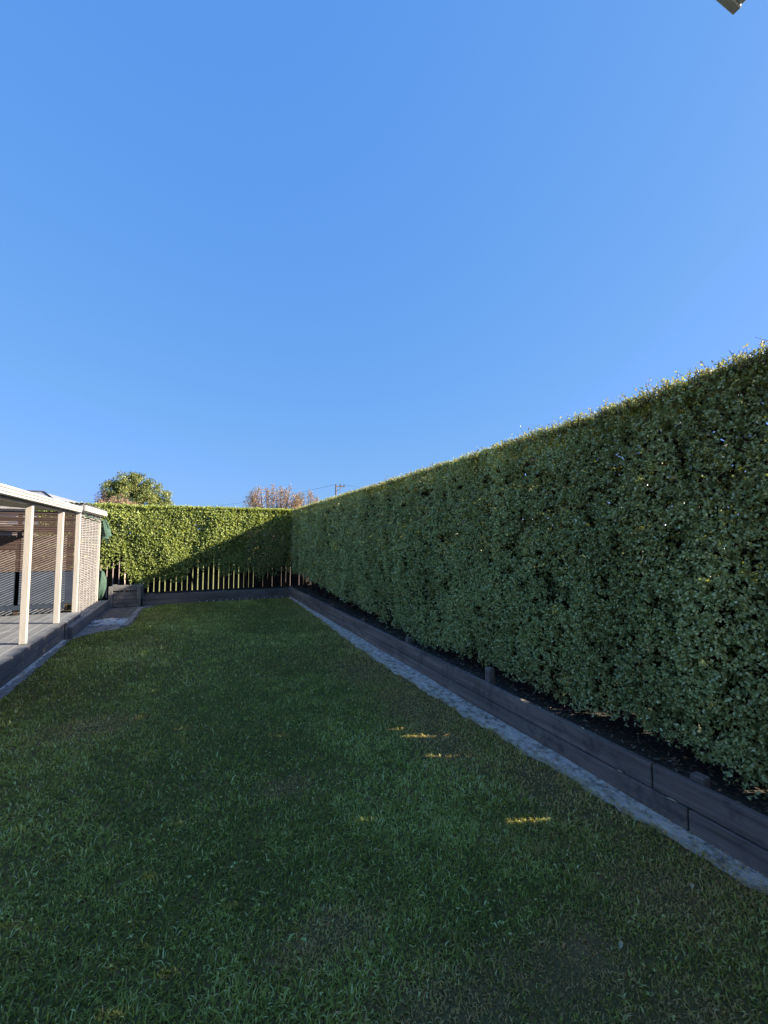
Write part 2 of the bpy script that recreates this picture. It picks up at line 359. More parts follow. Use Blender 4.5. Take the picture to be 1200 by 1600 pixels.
tag(place('white_pebbles', me), 'patch of white pebbles between the brown pavers and the deck edge', 'pebbles', kind='stuff')

# ------------------------------------------------------------------ retaining walls
rw = thing('retaining_wall', (2.51, 5, 0), 'low charcoal timber retaining wall running along the right side of the lawn', 'retaining wall')
up = [-3.0, -0.9, 1.52+0.2, 3.36, 5.75, 8.15, 9.8, 11.76]     # joints of the upper boards
lo = [-3.0, 0.2, 1.52, 5.05, 7.45, 10.0, 11.76]
for a, b in zip(up[:-1], up[1:]):
    j = random.uniform(-0.003, 0.003)
    box('board', (2.492+j, 2.534), (a+0.004, b-0.004), (0.146, 0.280+random.uniform(-0.004, 0.004)), M['wall_wood'], rw, 0.004)
for a, b in zip(lo[:-1], lo[1:]):
    j = random.uniform(-0.003, 0.002)
    box('board', (2.482+j, 2.530), (a+0.004, b-0.004), (-0.05, 0.140), M['wall_wood'], rw, 0.004)
for y, h in ((3.31, 0.40), (4.95, 0.335), (6.55, 0.30), (8.25, 0.31), (10.0, 0.29), (1.50, 0.31), (0.1, 0.42)):
    box('post', (2.54, 2.60), (y-0.036, y+0.036), (-0.1, h), M['wall_wood'], rw, 0.005)
bw = thing('retaining_wall', (0.7, 11.77, 0), 'low grey timber retaining wall across the far end of the lawn', 'retaining wall')
for a, b in ((-1.04, 1.15), (1.15, 2.475)):
    box('board', (a+0.003, b-0.003), (11.762, 11.806), (0.132, 0.262), M['wall_wood_x'], bw, 0.004)
for a, b in ((-1.04, 0.2), (0.2, 2.475)):
    box('board', (a+0.003, b-0.003), (11.754, 11.802), (-0.05, 0.126), M['wall_wood_x'], bw, 0.004)
box('post', (2.478, 2.56), (11.75, 11.83), (-0.1, 0.305), M['wall_wood_x'], bw, 0.005)
for x in (-0.9, 0.75): box('post', (x, x+0.08), (11.814, 11.88), (-0.1, 0.28), M['wall_wood_x'], bw, 0.005)
# row of small white discs, added to stand in for bright dots
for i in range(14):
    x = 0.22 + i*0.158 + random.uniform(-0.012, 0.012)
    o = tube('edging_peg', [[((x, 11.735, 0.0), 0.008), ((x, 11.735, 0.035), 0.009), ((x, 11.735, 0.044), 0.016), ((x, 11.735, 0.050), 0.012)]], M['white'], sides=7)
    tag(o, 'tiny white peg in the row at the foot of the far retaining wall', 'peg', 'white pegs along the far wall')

# ------------------------------------------------------------------ wooden box
bx = thing('planter_box', (-1.40, 11.6, 0), 'grey wooden slatted box at the far left corner of the lawn', 'planter box')
X0, X1, Y0, Y1 = -1.715, -1.065, 11.62, 12.25
box('corner_post', (X0, X0+0.085), (Y0-0.02, Y0+0.06), (-0.02, 0.50), M['box'], bx, 0.004)
box('corner_post', (X1-0.085, X1), (Y0-0.02, Y0+0.06), (-0.02, 0.50), M['box'], bx, 0.004)
box('corner_post', (X0, X0+0.085), (Y1-0.08, Y1), (-0.02, 0.49), M['box'], bx, 0.004)
box('corner_post', (X1-0.085, X1), (Y1-0.08, Y1), (-0.02, 0.49), M['box'], bx, 0.004)
box('rail', (X0+0.088, X1-0.088), (Y0-0.012, Y0+0.03), (0.40, 0.512), M['box'], bx, 0.004)
z = 0.02
for i in range(4):
    box('plank', (X0+0.088, X1-0.088), (Y0+0.004, Y0+0.03), (z, z+0.083), M['box'], bx, 0.003)
    box('plank', (X0+0.02, X0+0.045), (Y0+0.062, Y1-0.082), (z, z+0.083), M['box'], bx, 0.003)
    box('plank', (X1-0.045, X1-0.02), (Y0+0.062, Y1-0.082), (z, z+0.083), M['box'], bx, 0.003)
    box('plank', (X0+0.088, X1-0.088), (Y1-0.04, Y1-0.015), (z, z+0.083), M['box'], bx, 0.003)
    z += 0.088
box('lid', (X0+0.002, X1-0.002), (Y0+0.062, Y1-0.082), (0.455, 0.478), M['box'], bx, 0.003)
for i in range(3):
    x = -1.50+i*0.10
    tube('screw_cap', [[((x, Y0-0.001, 0.385), 0.009), ((x, Y0-0.010, 0.385), 0.007)]], M['white'], bx, 6)

# ------------------------------------------------------------------ deck
dk = thing('deck', (-3.2, 6, 0), 'raised grey painted timber deck on the left under the pergola', 'deck')
proto = boxmesh('deck_board', (-0.07, 0.07), (2.0, 9.40), (0.252, 0.280), M['deck'], 0.003)
x = -1.875
while x > -6.2:
    ln = proto
    o = place('deck_board', ln, dk, (x, 0, random.uniform(-0.001, 0.001))); x -= 0.1445
for zz in ((0.148, 0.278), (0.012, 0.142)):
    for a, b in ((2.0, 3.9), (3.9, 6.5), (6.5, 8.30)):
        s = 0 if zz[0] > 0.1 else 0.004
        box('fascia_board', (-1.822, -1.801+s), (a+0.003, b-0.003), zz, M['deck_side'], dk, 0.003)
box('fascia_board', (-1.822, -1.801), (8.335, 9.40), (0.204, 0.250), M['deck_side'], dk, 0.003)
box('end_board', (-1.797, -1.77), (8.303, 8.33), (0.012, 0.278), M['deck_side'], dk, 0.003)
sp = thing('step_beam', (-1.80, 9.9, 0), 'lower grey timber ledge running from the deck to the wooden box', 'ledge')
box('top_board', (-1.798, -1.70), (8.335, 11.60), (0.176, 0.202), M['deck'], sp, 0.003)
box('end_cap', (-1.79, -1.737), (8.335, 8.355), (0.012, 0.172), M['deck_side'], sp, 0.002)
box('inner_board', (-1.90, -1.802), (9.42, 11.60), (0.18, 0.205), M['deck'], sp, 0.003)
box('face_board', (-1.735, -1.708), (8.335, 11.60), (0.012, 0.172), M['deck_side'], sp, 0.003)
# ragged line of old cement at the foot of the deck
n = 120; pts = []
for y in np.linspace(2.2, 8.25, n):
    wv = 0.035+0.02*math.sin(y*5)+0.012*math.sin(y*17)+random.uniform(-.006, .006)
    pts += [(-1.796, y, 0.030), (-1.796+wv*0.5, y, 0.026), (-1.796+wv, y, 0.012)]
tag(poly('cement_fillet', pts, [(i*3+k, i*3+k+1, i*3+k+4, i*3+k+3) for i in range(n-1) for k in (0, 1)], M['concrete'], smooth=True), kind='structure')

# ------------------------------------------------------------------ pergola
pg = thing('pergola', (-1.92, 6.8, 0.28), 'cream pergola with square posts and gutter standing on the deck', 'pergola')
pb = boxmesh('post', (-0.036, 0.036), (-0.036, 0.036), (0.282, 2.035), M['cream_post'], 0.004)
for y in (6.84, 8.29, 5.3, 3.7):
    place('post', pb, pg, (-1.906, y, 0))
box('beam', (-1.98, -1.89), (3.0, 9.02), (2.040, 2.075), M['cream'], pg, 0.003)
box('fascia', (-1.886, -1.868), (3.0, 9.05), (2.050, 2.150), M['fascia_grey'], pg)
# gutter: stepped profile swept along y
prof = [(-1.866, 2.070), (-1.800, 2.062), (-1.780, 2.066), (-1.778, 2.088), (-1.786, 2.091), (-1.786, 2.095), (-1.772, 2.098), (-1.772, 2.122), (-1.781, 2.125),
        (-1.781, 2.129), (-1.766, 2.133), (-1.766, 2.158), (-1.776, 2.160), (-1.784, 2.155), (-1.784, 2.10), (-1.80, 2.075), (-1.866, 2.078)]
pts = [(x, 3.0, z) for x, z in prof] + [(x, 9.03, z) for x, z in prof]; k = len(prof)
poly('gutter', pts, [(i, (i+1) % k, k+(i+1) % k, k+i) for i in range(k)] + [tuple(range(k))[::-1], tuple(range(k, 2*k))], M['gutter'], pg)
def corrugated(name, x0, x1, y0, y1, zf, m, parent, axis='y', pitch=0.076, amp=0.009):
    """ridges run along x (waves vary with y) or along y"""
    pts = []; fs = []
    if axis == 'x':
        n = int((y1-y0)/pitch*6)
        for i in range(n+1):
            y = y0+(y1-y0)*i/n; dz = amp*math.cos(i/6*2*math.pi)
            for xx in (x0, x1): pts.append((xx, y, zf(xx, y)+dz))
    else:
        n = int((x1-x0)/pitch*6)
        for i in range(n+1):
            xx = x0+(x1-x0)*i/n; dz = amp*math.cos(i/6*2*math.pi)
            for y in (y0, y1): pts.append((xx, y, zf(xx, y)+dz))
    fs = [(2*i, 2*i+1, 2*i+3, 2*i+2) for i in range(len(pts)//2-1)]
    N0 = len(pts); pts += [(p[0], p[1], p[2]-0.004) for p in pts]
    fs += [tuple(N0+j for j in reversed(f)) for f in fs]
    return poly(name, pts, fs, m, parent, smooth=True)
corrugated('roof_sheet', -6.3, -1.81, 3.0, 9.05, lambda x, y: 2.112+0.085*(-1.81-x), M['roof_under'], pg, 'x')
for y in (3.3, 4.5, 5.7, 6.9, 8.1):
    me = boxmesh('rafter', (-6.2, -1.99), (y-0.022, y+0.022), (0, 0.07), M['cream'])
    for v in me.vertices: v.co.z += 2.020+0.085*(-1.81-v.co.x)
    place('rafter', me, pg)
box('post', (-6.25, -6.15), (3.0, 3.1), (0.282, 2.38), M['cream_post'], pg, 0.004)
box('post', (-6.25, -6.15), (9.2, 9.3), (0.282, 2.40), M['cream_post'], pg, 0.004)
box('beam', (-6.24, -6.16), (3.0, 9.05), (2.385, 2.42), M['cream'], pg)

# slatted screen across the end of the deck
sc = thing('slat_screen', (-3.8, 9.42, 0.28), 'brown slatted screen closing the far end of the deck behind the cream posts', 'screen')
lm = boxmesh('slat', (-6.1, -1.955), (9.408, 9.420), (0.0, 0.0245), M['brown'])
z = 1.03
while z < 2.03:
    place('slat', lm, sc, (0, random.uniform(-0.002, 0.002), z)); z += 0.0322
for x in (-2.75, -3.45, -4.2, -5.0, -5.9):
    box('batten', (x-0.03, x+0.03), (9.424, 9.45), (0.285, 2.08), M['brown'], sc)
box('top_rail', (-6.1, -1.955), (9.40, 9.455), (2.035, 2.085), M['brown'], sc)
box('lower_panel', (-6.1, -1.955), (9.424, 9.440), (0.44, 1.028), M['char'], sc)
box('dark_rail', (-6.1, -2.06), (9.396, 9.440), (0.37, 0.445), M['char'], sc)
# diagonal sun streaks built as thin strips, rising to the right, clipped to the screen
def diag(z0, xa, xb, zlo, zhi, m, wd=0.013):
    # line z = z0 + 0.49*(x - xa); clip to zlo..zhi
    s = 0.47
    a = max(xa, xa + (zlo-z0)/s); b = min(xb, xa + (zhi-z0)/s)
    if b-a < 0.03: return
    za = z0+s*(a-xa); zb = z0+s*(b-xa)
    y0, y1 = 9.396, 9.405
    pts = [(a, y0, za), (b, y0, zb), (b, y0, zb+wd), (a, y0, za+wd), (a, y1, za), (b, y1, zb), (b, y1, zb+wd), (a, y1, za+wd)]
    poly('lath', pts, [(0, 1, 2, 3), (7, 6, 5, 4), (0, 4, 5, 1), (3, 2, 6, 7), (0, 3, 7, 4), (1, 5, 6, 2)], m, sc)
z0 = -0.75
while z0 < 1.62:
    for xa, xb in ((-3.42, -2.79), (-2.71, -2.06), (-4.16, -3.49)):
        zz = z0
        diag(zz, xa, xb, 1.03, 1.30+0.42*(xb+3.0) if xb < -2.5 else 1.66, M['pale_lath'])  # pale streaks end where the gutter's shadow starts
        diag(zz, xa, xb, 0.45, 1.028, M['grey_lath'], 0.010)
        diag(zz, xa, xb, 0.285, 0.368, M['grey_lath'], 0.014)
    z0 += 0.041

# ------------------------------------------------------------------ lattice enclosure
le = thing('lattice_enclosure', (-2.6, 10.4, 0), 'cream lattice enclosure with a corrugated roof beyond the pergola posts', 'lattice shed')
box('post', (-1.950, -1.878), (9.43, 9.502), (0.207, 2.10), M['cream_post'], le, 0.004)
box('post', (-1.950, -1.885), (11.37, 11.435), (0.207, 2.09), M['cream_post'], le, 0.004)
box('post', (-3.95, -3.87), (11.37, 11.45), (0.0, 2.09), M['cream_post'], le, 0.004)
lm = boxmesh('lath', (-1.912, -1.904), (9.504, 11.368), (0.0, 0.018), M['lath'])
z = 0.262
while z < 2.045:
    place('lath', lm, le, (random.uniform(-.001, .001), 0, z)); z += 0.0335
lm = boxmesh('upright_lath', (-1.902, -1.893), (-0.013, 0.013), (0.235, 2.06), M['lath'])
for i in range(6): place('upright_lath', lm, le, (0, 9.72+i*0.29, 0))
box('bottom_rail', (-1.935, -1.890), (9.504, 11.368), (0.207, 0.245), M['cream_post'], le, 0.003)
box('top_rail', (-1.935, -1.890), (9.504, 11.368), (2.062, 2.10), M['cream_post'], le, 0.003)
# back and left sides
lm = boxmesh('back_slat', (-3.87, -1.967), (11.40, 11.412), (0.0, 0.022), M['brown'])
z = 0.05
while z < 2.06:
    place('back_slat', lm, le, (0, 0, z)); z += 0.0335
# fascia boards and roof
box('fascia_board', (-1.815, -1.785), (9.34, 11.54), (2.110, 2.220), M['grey_fascia'], le, 0.003)
box('fascia_board', (-4.0, -1.817), (9.345, 9.375), (2.118, 2.228), M['grey_fascia'], le, 0.003)
corrugated('roof_sheet', -4.05, -1.78, 9.31, 11.56, lambda x, y: 2.252-0.010*(y-9.2), M['roof_sheet'], le, 'y')
box('soffit', (-1.90, -1.817), (9.38, 11.52), (2.104, 2.114), M['eave_grey'], le)

# green shade cloth: rolled along top, hanging by the far post
def sheet(name, grid, m, parent):
    r, c = len(grid), len(grid[0]); pts = [p for rr in grid for p in rr]
    return poly(name, pts, [(i*c+j, i*c+j+1, (i+1)*c+j+1, (i+1)*c+j) for i in range(r-1) for j in range(c-1)], m, parent, smooth=True)
gc = thing('shade_cloth', (-1.85, 11.4, 1.7), 'green shade cloth rolled under the roof edge and hanging beside the far lattice post', 'shade cloth')
ch = []
for i in range(30):
    t = i/29; ch.append(((-1.84+0.01*math.sin(i*1.3), 9.5+t*2.05, 2.055-0.03*t-0.025*abs(math.sin(t*9))), 0.012+0.005*math.sin(i*2.1)))
tube('roll', [ch], M['cloth'], gc, 7)
g = []
for i in range(12):
    t = i/11; z = 2.04-0.34*t
    row_ = []
    for j in range(18):
        s = j/17; wd = 0.07+0.13*math.sin(min(1, t*1.5)*math.pi/2)*(1-0.25*t)
        yy = 11.47 + s*wd*0.9; xx = -1.86 + 0.055*math.sin(s*15+t*1.3)*(0.3+t) + 0.14*s*(0.3+0.7*t)
        row_.append((xx, yy, z - 0.10*math.sin(s*3.1+0.3)*t - (0.15*t if j % 6 == 3 else 0)))
    g.append(row_)
sheet('drape', g, M['cloth'], gc)
gb = thing('cloth_bundle', (-1.85, 11.6, 0.5), 'bundle of green cloth low down behind the far lattice post', 'cloth')
g = []
for i in range(14):
    t = i/13; z = 0.86-0.62*t; rr = 0.02+0.075*math.sin(t*math.pi)**0.7
    g.append([(-1.86+rr*math.cos(a)*(1+0.18*math.sin(a*5+t*6)), 11.60+rr*math.sin(a)*(1+0.2*math.sin(a*4+t*5)), z+0.02*math.sin(a*3)) for a in np.linspace(0, 2*math.pi, 22)])
sheet('bundle', g, M['cloth'], gb)

# ------------------------------------------------------------------ fences
FX, FY = 3.45, 13.25
fy = []
edges = [-3.4]
pitch = 0.128
gaps = sorted([(float((np.array(a) @ N2) - N2[0]*(FX+0.01))/N2[1], wd) for a, b, wd in SLITS])
sf = thing('paling_fence', (FX, 5, 0), 'dark paling fence behind the long hedge on the right', 'fence')
y = -3.4
def next_gap(y0, y1):
    for g_, wd in gaps:
        if y0 < g_ <= y1: return g_, wd
    return None
while y < 13.1:
    g_ = next_gap(y-0.004, y+pitch)
    hw = 0.005
    y1 = y+pitch-(0.009 if random.random() < 0.25 else 0.0015)
    ny = y+pitch
    if g_:
        y1 = g_[0]-g_[1]*0.9; ny = g_[0]+g_[1]*0.9; gaps = [q for q in gaps if abs(q[0]-g_[0]) > 0.02]
    if y1-y > 0.012:
        box('paling', (FX, FX+0.018), (y, y1), (0.02, 1.70+random.uniform(-0.01, 0.01)), M['paling'], sf)
    y = ny
# three slit positions also need the rails to miss them: rails sit at 0.35 and 1.5
for z in (0.26, 1.52): box('rail', (FX+0.02, FX+0.06), (-3.4, 13.2), (z, z+0.07), M['paling'], sf)
bf = thing('paling_fence', (0.5, FY, 0), 'dark paling fence with thin bright gaps behind the far hedge', 'fence')
x = -4.6
while x < 3.40:
    wd = 0.137
    g_ = random.uniform(0.012, 0.026)
    if x > 1.2: g_ = random.choice((0.002, 0.004, 0.006, 0.009))
    box('paling', (x, x+wd-g_), (FY, FY+0.018), (0.0, 1.68+random.uniform(-0.01, 0.01)), M['paling'], bf)
    x += wd
box('rail', (-4.6, 3.4), (FY+0.02, FY+0.06), (1.40, 1.47), M['paling'], bf)
box('rail', (-4.6, 3.4), (FY+0.02, FY+0.06), (0.0, 0.06), M['paling'], bf)

# ------------------------------------------------------------------ hedges
def htop(y): return np.interp(y, [-3.5, 1.1, 2, 3.5, 6, 13], [2.63, 2.595, 2.54, 2.505, 2.485, 2.45])
def hbot(P):   # ragged lower edge
    return 0.40 + 0.16*(fbm(P*np.array([1, 1, 0]), 1.7, 5)-0.5)*2 + np.interp(P[:, 1], [0, 1.3, 1.9, 5, 9, 12.7], [-0.14, -0.21, -0.09, -0.09, 0.04, 0.26])
def side_face(P):   # x of the face at a given y, z
    b = fbm(P*np.array([0, 1, 0.8]), 1.1, 2)
    return 2.73 - 0.16*(b-0.5) - 0.07*(fbm(P, 4.5, 9)-0.5) + 0.10*np.clip((1.1-P[:, 2])/0.9, 0, 1)*(1-np.clip((P[:, 1]-1)/14, 0, 0.5)) + np.clip((P[:, 2]-2.38)/0.25, 0, 1)**2*0.06
def dens(name, cnt): return cnt
hd = thing('hedge', (3.0, 5, 0.17), 'long tall clipped hedge of small dark green leaves along the right side', 'hedge')
allC, allD, allN, allL, allW, allT = [], [], [], [], [], []
def add_sprigs(base, outv, nleaf, llen, spread, dryp, bright, store):
    n = len(base)
    ax = unit(outv + rng.normal(size=(n, 3))*0.55 + np.array([0, 0, 0.35]))
    tl = rng.uniform(0.5, 1.3, n)*spread
    br = np.clip(bright, 0, 1)
    for k in range(nleaf):
        t = (k+0.5)/nleaf
        P = base + ax*(tl*t)[:, None]
        sd_ = unit(np.cross(ax, rand_unit(n)))
        D = unit(ax*rng.uniform(0.1, 0.9, n)[:, None] + sd_)
        Nn = unit(rand_unit(n)*0.70 + outv*0.45 + np.array([0.22, -0.10, 0.45]))
        L = llen*rng.uniform(0.65, 1.2, n)
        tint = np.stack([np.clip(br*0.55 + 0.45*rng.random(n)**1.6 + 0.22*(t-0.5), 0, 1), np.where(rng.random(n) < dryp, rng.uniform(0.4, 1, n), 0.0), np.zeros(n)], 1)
        store[0].append(P); store[1].append(D); store[2].append(Nn); store[3].append(L); store[4].append(L*rng.uniform(0.60, 0.80, n)); store[5].append(tint)
def flush(name, store, m, hexa, parent, filt=True):
    C, D, Nn, L, W, T = [np.concatenate(s) for s in store]
    if filt:
        kp = slit_keep(C + unit(D)*L[:, None]*0.5); C, D, Nn, L, W, T = C[kp], D[kp], Nn[kp], L[kp], W[kp], T[kp]
    o = leaves(name, C, D, Nn, L, W, T, m, hexa, parent=parent); o['kind'] = 'stuff'; return o
def sample_face(y0, y1, n):
    P = np.stack([np.zeros(n), rng.uniform(y0, y1, n), rng.uniform(0.15, 2.66, n)], 1)
    P = P[(P[:, 2] < htop(P[:, 1]) - 0.01*rng.random(len(P)))]
    P[:, 0] = side_face(P)
    depth = rng.exponential(0.055, len(P)); depth = np.minimum(depth, 0.45)
    hb = hbot(P) - 0.10*np.clip(depth/0.2, 0, 1)*0
    P = P[(P[:, 2] > hb + rng.normal(size=len(P))*0.03)]
    depth = rng.exponential(0.045, len(P)); depth = np.minimum(depth, 0.40)
    # holes and hollows
    hol = vnoise(P, 9, 21); depth += np.where(hol < 0.27, 0.07, 0)
    P[:, 0] += depth
    return P, depth
OUT = np.array([-1.0, 0, 0])
for (y0, y1, den, ll, nl, hx) in ((0.2, 2.6, 3600, 0.0185, 7, True), (2.6, 4.6, 2700, 0.0205, 7, False), (4.6, 8.0, 1600, 0.025, 6, False), (8.0, 12.9, 950, 0.031, 6, False), (-3.4, 0.2, 420, 0.040, 6, False)):
    st = [[] for _ in range(6)]
    n = int(den*(y1-y0)*2.3*1.25)
    P, dp = sample_face(y0, y1, n)
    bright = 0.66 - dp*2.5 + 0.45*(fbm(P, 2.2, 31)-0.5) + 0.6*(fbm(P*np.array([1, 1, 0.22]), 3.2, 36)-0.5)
    ov = np.tile(OUT, (len(P), 1))
    dryc = np.where(fbm(P, 1.9, 91) > 0.68, 0.16, 0.008)
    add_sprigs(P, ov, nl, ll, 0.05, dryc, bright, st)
    # the clipped top
    n = int(den*0.8*(y1-y0)*0.72)
    T = np.stack([rng.uniform(2.72, 3.40, n), rng.uniform(y0, y1, n), np.zeros(n)], 1)
    dpt = rng.exponential(0.04, n)
    T[:, 2] = htop(T[:, 1]) - 0.035 + 0.05*(fbm(T, 3, 12)-0.5) - dpt
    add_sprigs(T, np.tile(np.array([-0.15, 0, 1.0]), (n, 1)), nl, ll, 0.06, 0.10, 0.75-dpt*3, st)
    # back face, sparse
    n = int(220*(y1-y0)*2.2)
    B = np.stack([3.38 - rng.exponential(0.05, n), rng.uniform(y0, y1, n), rng.uniform(0.5, 2.5, n)], 1)
    add_sprigs(B, np.tile(-OUT, (n, 1)), 5, 0.04, 0.06, 0.02, np.full(n, 0.4), st)
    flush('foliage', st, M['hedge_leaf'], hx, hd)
# fine new shoots along the top, thicker towards the camera
st = [[] for _ in range(6)]; twigs = []
n = 8500
ys = 0.4 + 12.2*rng.random(n)**1.8
for i in range(n):
    yy = ys[i]; xx = 2.71+0.6*rng.random()**1.8; zz = float(htop(yy)) - 0.06
    h = rng.uniform(0.045, 0.09) * (1.2 if yy < 3 else 1)
    if rng.random() < 0.02: h *= 1.5
    lean = rng.normal(size=2)*0.22
    p1 = (xx+lean[0]*h, yy+lean[1]*h, zz+h*0.55); p2 = (xx+lean[0]*h*2.2, yy+lean[1]*h*2.2, zz+h)
    twigs.append([((xx, yy, zz), 0.0016), (p1, 0.0013), (p2, 0.0008)])
    m_ = 7
    for q in range(m_):
        t = rng.random(); bp = np.array([[xx+(p2[0]-xx)*t, yy+(p2[1]-yy)*t, zz+h*t]])
        st[0].append(bp); st[1].append(rand_unit(1)+np.array([[0, 0, .5]])); st[2].append(rand_unit(1)); L = np.array([rng.uniform(0.011, 0.019)*(1+0.06*yy)])
        st[3].append(L); st[4].append(L*0.6); st[5].append(np.array([[rng.uniform(0.6, 1), 0.15+0.5*(rng.random() < 0.2), 0]]))
flush('shoot_leaves', st, M['shoot_leaf'], False, hd)
o = tube('twigs', twigs, M['bark'], hd, 3); o['kind'] = 'stuff'
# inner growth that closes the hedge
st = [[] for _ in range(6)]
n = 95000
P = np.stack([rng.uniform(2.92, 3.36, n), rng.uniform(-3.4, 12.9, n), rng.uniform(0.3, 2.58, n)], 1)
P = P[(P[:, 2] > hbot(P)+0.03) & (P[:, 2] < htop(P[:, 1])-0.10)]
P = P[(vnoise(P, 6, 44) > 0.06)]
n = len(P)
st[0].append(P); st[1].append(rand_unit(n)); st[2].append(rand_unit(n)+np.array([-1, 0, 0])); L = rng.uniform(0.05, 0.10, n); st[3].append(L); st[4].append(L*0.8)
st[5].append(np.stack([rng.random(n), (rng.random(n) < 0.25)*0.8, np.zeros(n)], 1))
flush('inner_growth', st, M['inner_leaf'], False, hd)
# trunks with a few limbs
y = -3.1
while y < 12.7:
    x = rng.uniform(3.0, 3.14); chs = []
    chs.append([((x, y, 0.12), 0.034), ((x+rng.normal()*0.02, y+rng.normal()*0.02, 0.45), 0.026), ((x+rng.normal()*0.04, y+rng.normal()*0.05, 1.0), 0.018), ((x, y+rng.normal()*0.08, 2.2), 0.006)])
    for q in range(5):
        z = rng.uniform(0.25, 0.9); a = rng.uniform(-1.3, 1.3)
        e = (x-0.30*math.cos(a), y+0.30*math.sin(a), z+rng.uniform(0.05, 0.25))
        chs.append([((x, y, z), 0.012), (((x+e[0])/2, (y+e[1])/2, z+0.02), 0.009), (e, 0.004)])
    tube('trunk', chs, M['bark'], hd, 6); y += rng.uniform(0.5, 0.68)

# far hedge
bh = thing('hedge', (0.0, 13.0, 0.17), 'broad leaved yellow green hedge across the far end, half in sunlight', 'hedge')
def bbot(x):
    return np.interp(x, [-3.2, -1.95, -1.7, -1.3, -1.0, -0.75, -0.3, 0.0, 0.5, 0.9, 1.3, 1.9, 2.7], [0.5, 0.80, 0.80, 0.36, 0.38, 0.55, 0.42, 0.78, 0.86, 0.58, 0.70, 0.50, 0.66]) + 0.06*np.sin(x*13)
st = [[] for _ in range(6)]
n = 42000
P = np.stack([rng.uniform(-3.4, 2.95, n), np.zeros(n), rng.uniform(0.25, 2.47, n)], 1)
pr = np.clip((P[:, 2]-bbot(P[:, 0]))/0.35+0.25, 0, 1); P = P[rng.random(len(P)) < pr]
P = P[~((P[:, 0] < -1.55) & (P[:, 2] < 1.25) & (rng.random(len(P)) < 0.75))]
thin = (P[:, 0] > 1.5) & (P[:, 2] < 1.75) & (rng.random(len(P)) < 0.38); P = P[~thin]
n = len(P); dp = rng.exponential(0.07, n)
P[:, 1] = 12.80 + 0.18*(fbm(P*np.array([1, 0, 1]), 1.6, 71)-0.5)*1.4 + dp + 0.05*np.clip((P[:, 2]-2.3)/0.17, 0, 1)
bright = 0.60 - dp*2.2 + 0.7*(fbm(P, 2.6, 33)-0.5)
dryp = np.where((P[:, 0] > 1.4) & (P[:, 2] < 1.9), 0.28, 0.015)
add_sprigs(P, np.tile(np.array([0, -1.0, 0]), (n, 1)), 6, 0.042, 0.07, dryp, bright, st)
n = 8000
T = np.stack([rng.uniform(-3.4, 3.3, n), rng.uniform(12.78, 13.3, n), np.zeros(n)], 1); dpt = rng.exponential(0.03, n)
T[:, 2] = 2.432 + 0.03*(fbm(T, 3, 15)-0.5) - dpt
add_sprigs(T, np.tile(np.array([0, -0.1, 1.0]), (n, 1)), 6, 0.038, 0.06, 0.06, 0.75-dpt*2, st)
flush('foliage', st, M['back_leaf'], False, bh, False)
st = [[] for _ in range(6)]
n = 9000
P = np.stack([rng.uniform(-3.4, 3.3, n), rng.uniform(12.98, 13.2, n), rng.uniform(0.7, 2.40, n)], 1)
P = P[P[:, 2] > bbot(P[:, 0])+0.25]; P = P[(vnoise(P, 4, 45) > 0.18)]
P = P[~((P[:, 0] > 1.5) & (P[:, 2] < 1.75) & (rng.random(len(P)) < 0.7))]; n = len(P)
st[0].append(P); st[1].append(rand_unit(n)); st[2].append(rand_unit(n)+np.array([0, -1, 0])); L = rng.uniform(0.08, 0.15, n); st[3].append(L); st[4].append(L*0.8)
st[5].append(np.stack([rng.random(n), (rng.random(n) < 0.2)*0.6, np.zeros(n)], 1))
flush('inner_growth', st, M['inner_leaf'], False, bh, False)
x = -3.2
while x < 3.2:
    y = rng.uniform(12.98, 13.08)
    chs = [[((x, y, 0.1), 0.022), ((x+rng.normal()*0.03, y, 0.6), 0.017), ((x+rng.normal()*0.06, y, 1.4), 0.011), ((x, y, 2.3), 0.004)]]
    for q in range(4):
        z = rng.uniform(0.4, 1.4); s = rng.choice([-1, 1])
        chs.append([((x, y, z), 0.008), ((x+s*0.18, y-0.08, z+0.16), 0.005), ((x+s*0.30, y-0.14, z+0.36), 0.003)])
    tube('trunk', chs, M['bark'], bh, 5); x += rng.uniform(0.55, 0.75)

# ------------------------------------------------------------------ beyond the fences
tag(box('garden_wall', (-1.75, 2.1), (15.7, 15.85), (-0.5, 0.98), M['limewall']), 'low pale yellow green wall seen through the gaps of the far fence', 'wall')
sh = thing('garden_shed', (3.4, 17.2, -0.42), 'pink cream shed glimpsed through the thin far corner of the hedge', 'shed')
box('wall', (1.7, 5.0), (16.4, 18.4), (-0.45, 1.90), M['rosewall'], sh)
poly('roof', [(1.6, 16.3, 1.83), (5.1, 16.3, 1.83), (5.1, 18.5, 1.83), (1.6, 18.5, 1.83), (1.6, 17.4, 2.25), (5.1, 17.4, 2.25)],
     [(0, 1, 5, 4), (2, 3, 4, 5), (0, 4, 3), (1, 2, 5), (3, 2, 1, 0)], M['tile'], sh)
nh = thing('neighbour_house', (-5, 19, -0.42), 'grey hip roofed house showing just above the pergola gutter', 'house')
box('wall', (-9.2, -3.75), (16.2, 22.6), (-0.45, 2.52), M['housewall'], nh)
a = (-9.5, 15.9, 2.54); b = (-3.55, 15.9, 2.54); c_ = (-3.2, 23.2, 2.80); d = (-9.5, 23.0, 2.54); r1 = (-5.1, 19.7, 3.34); r2 = (-7.6, 19.4, 3.30)
poly('roof', [a, b, c_, d, r1, r2], [(0, 1, 4, 5), (1, 2, 4), (2, 3, 5, 4), (3, 0, 5), (3, 2, 1, 0)], M['tile'], nh)
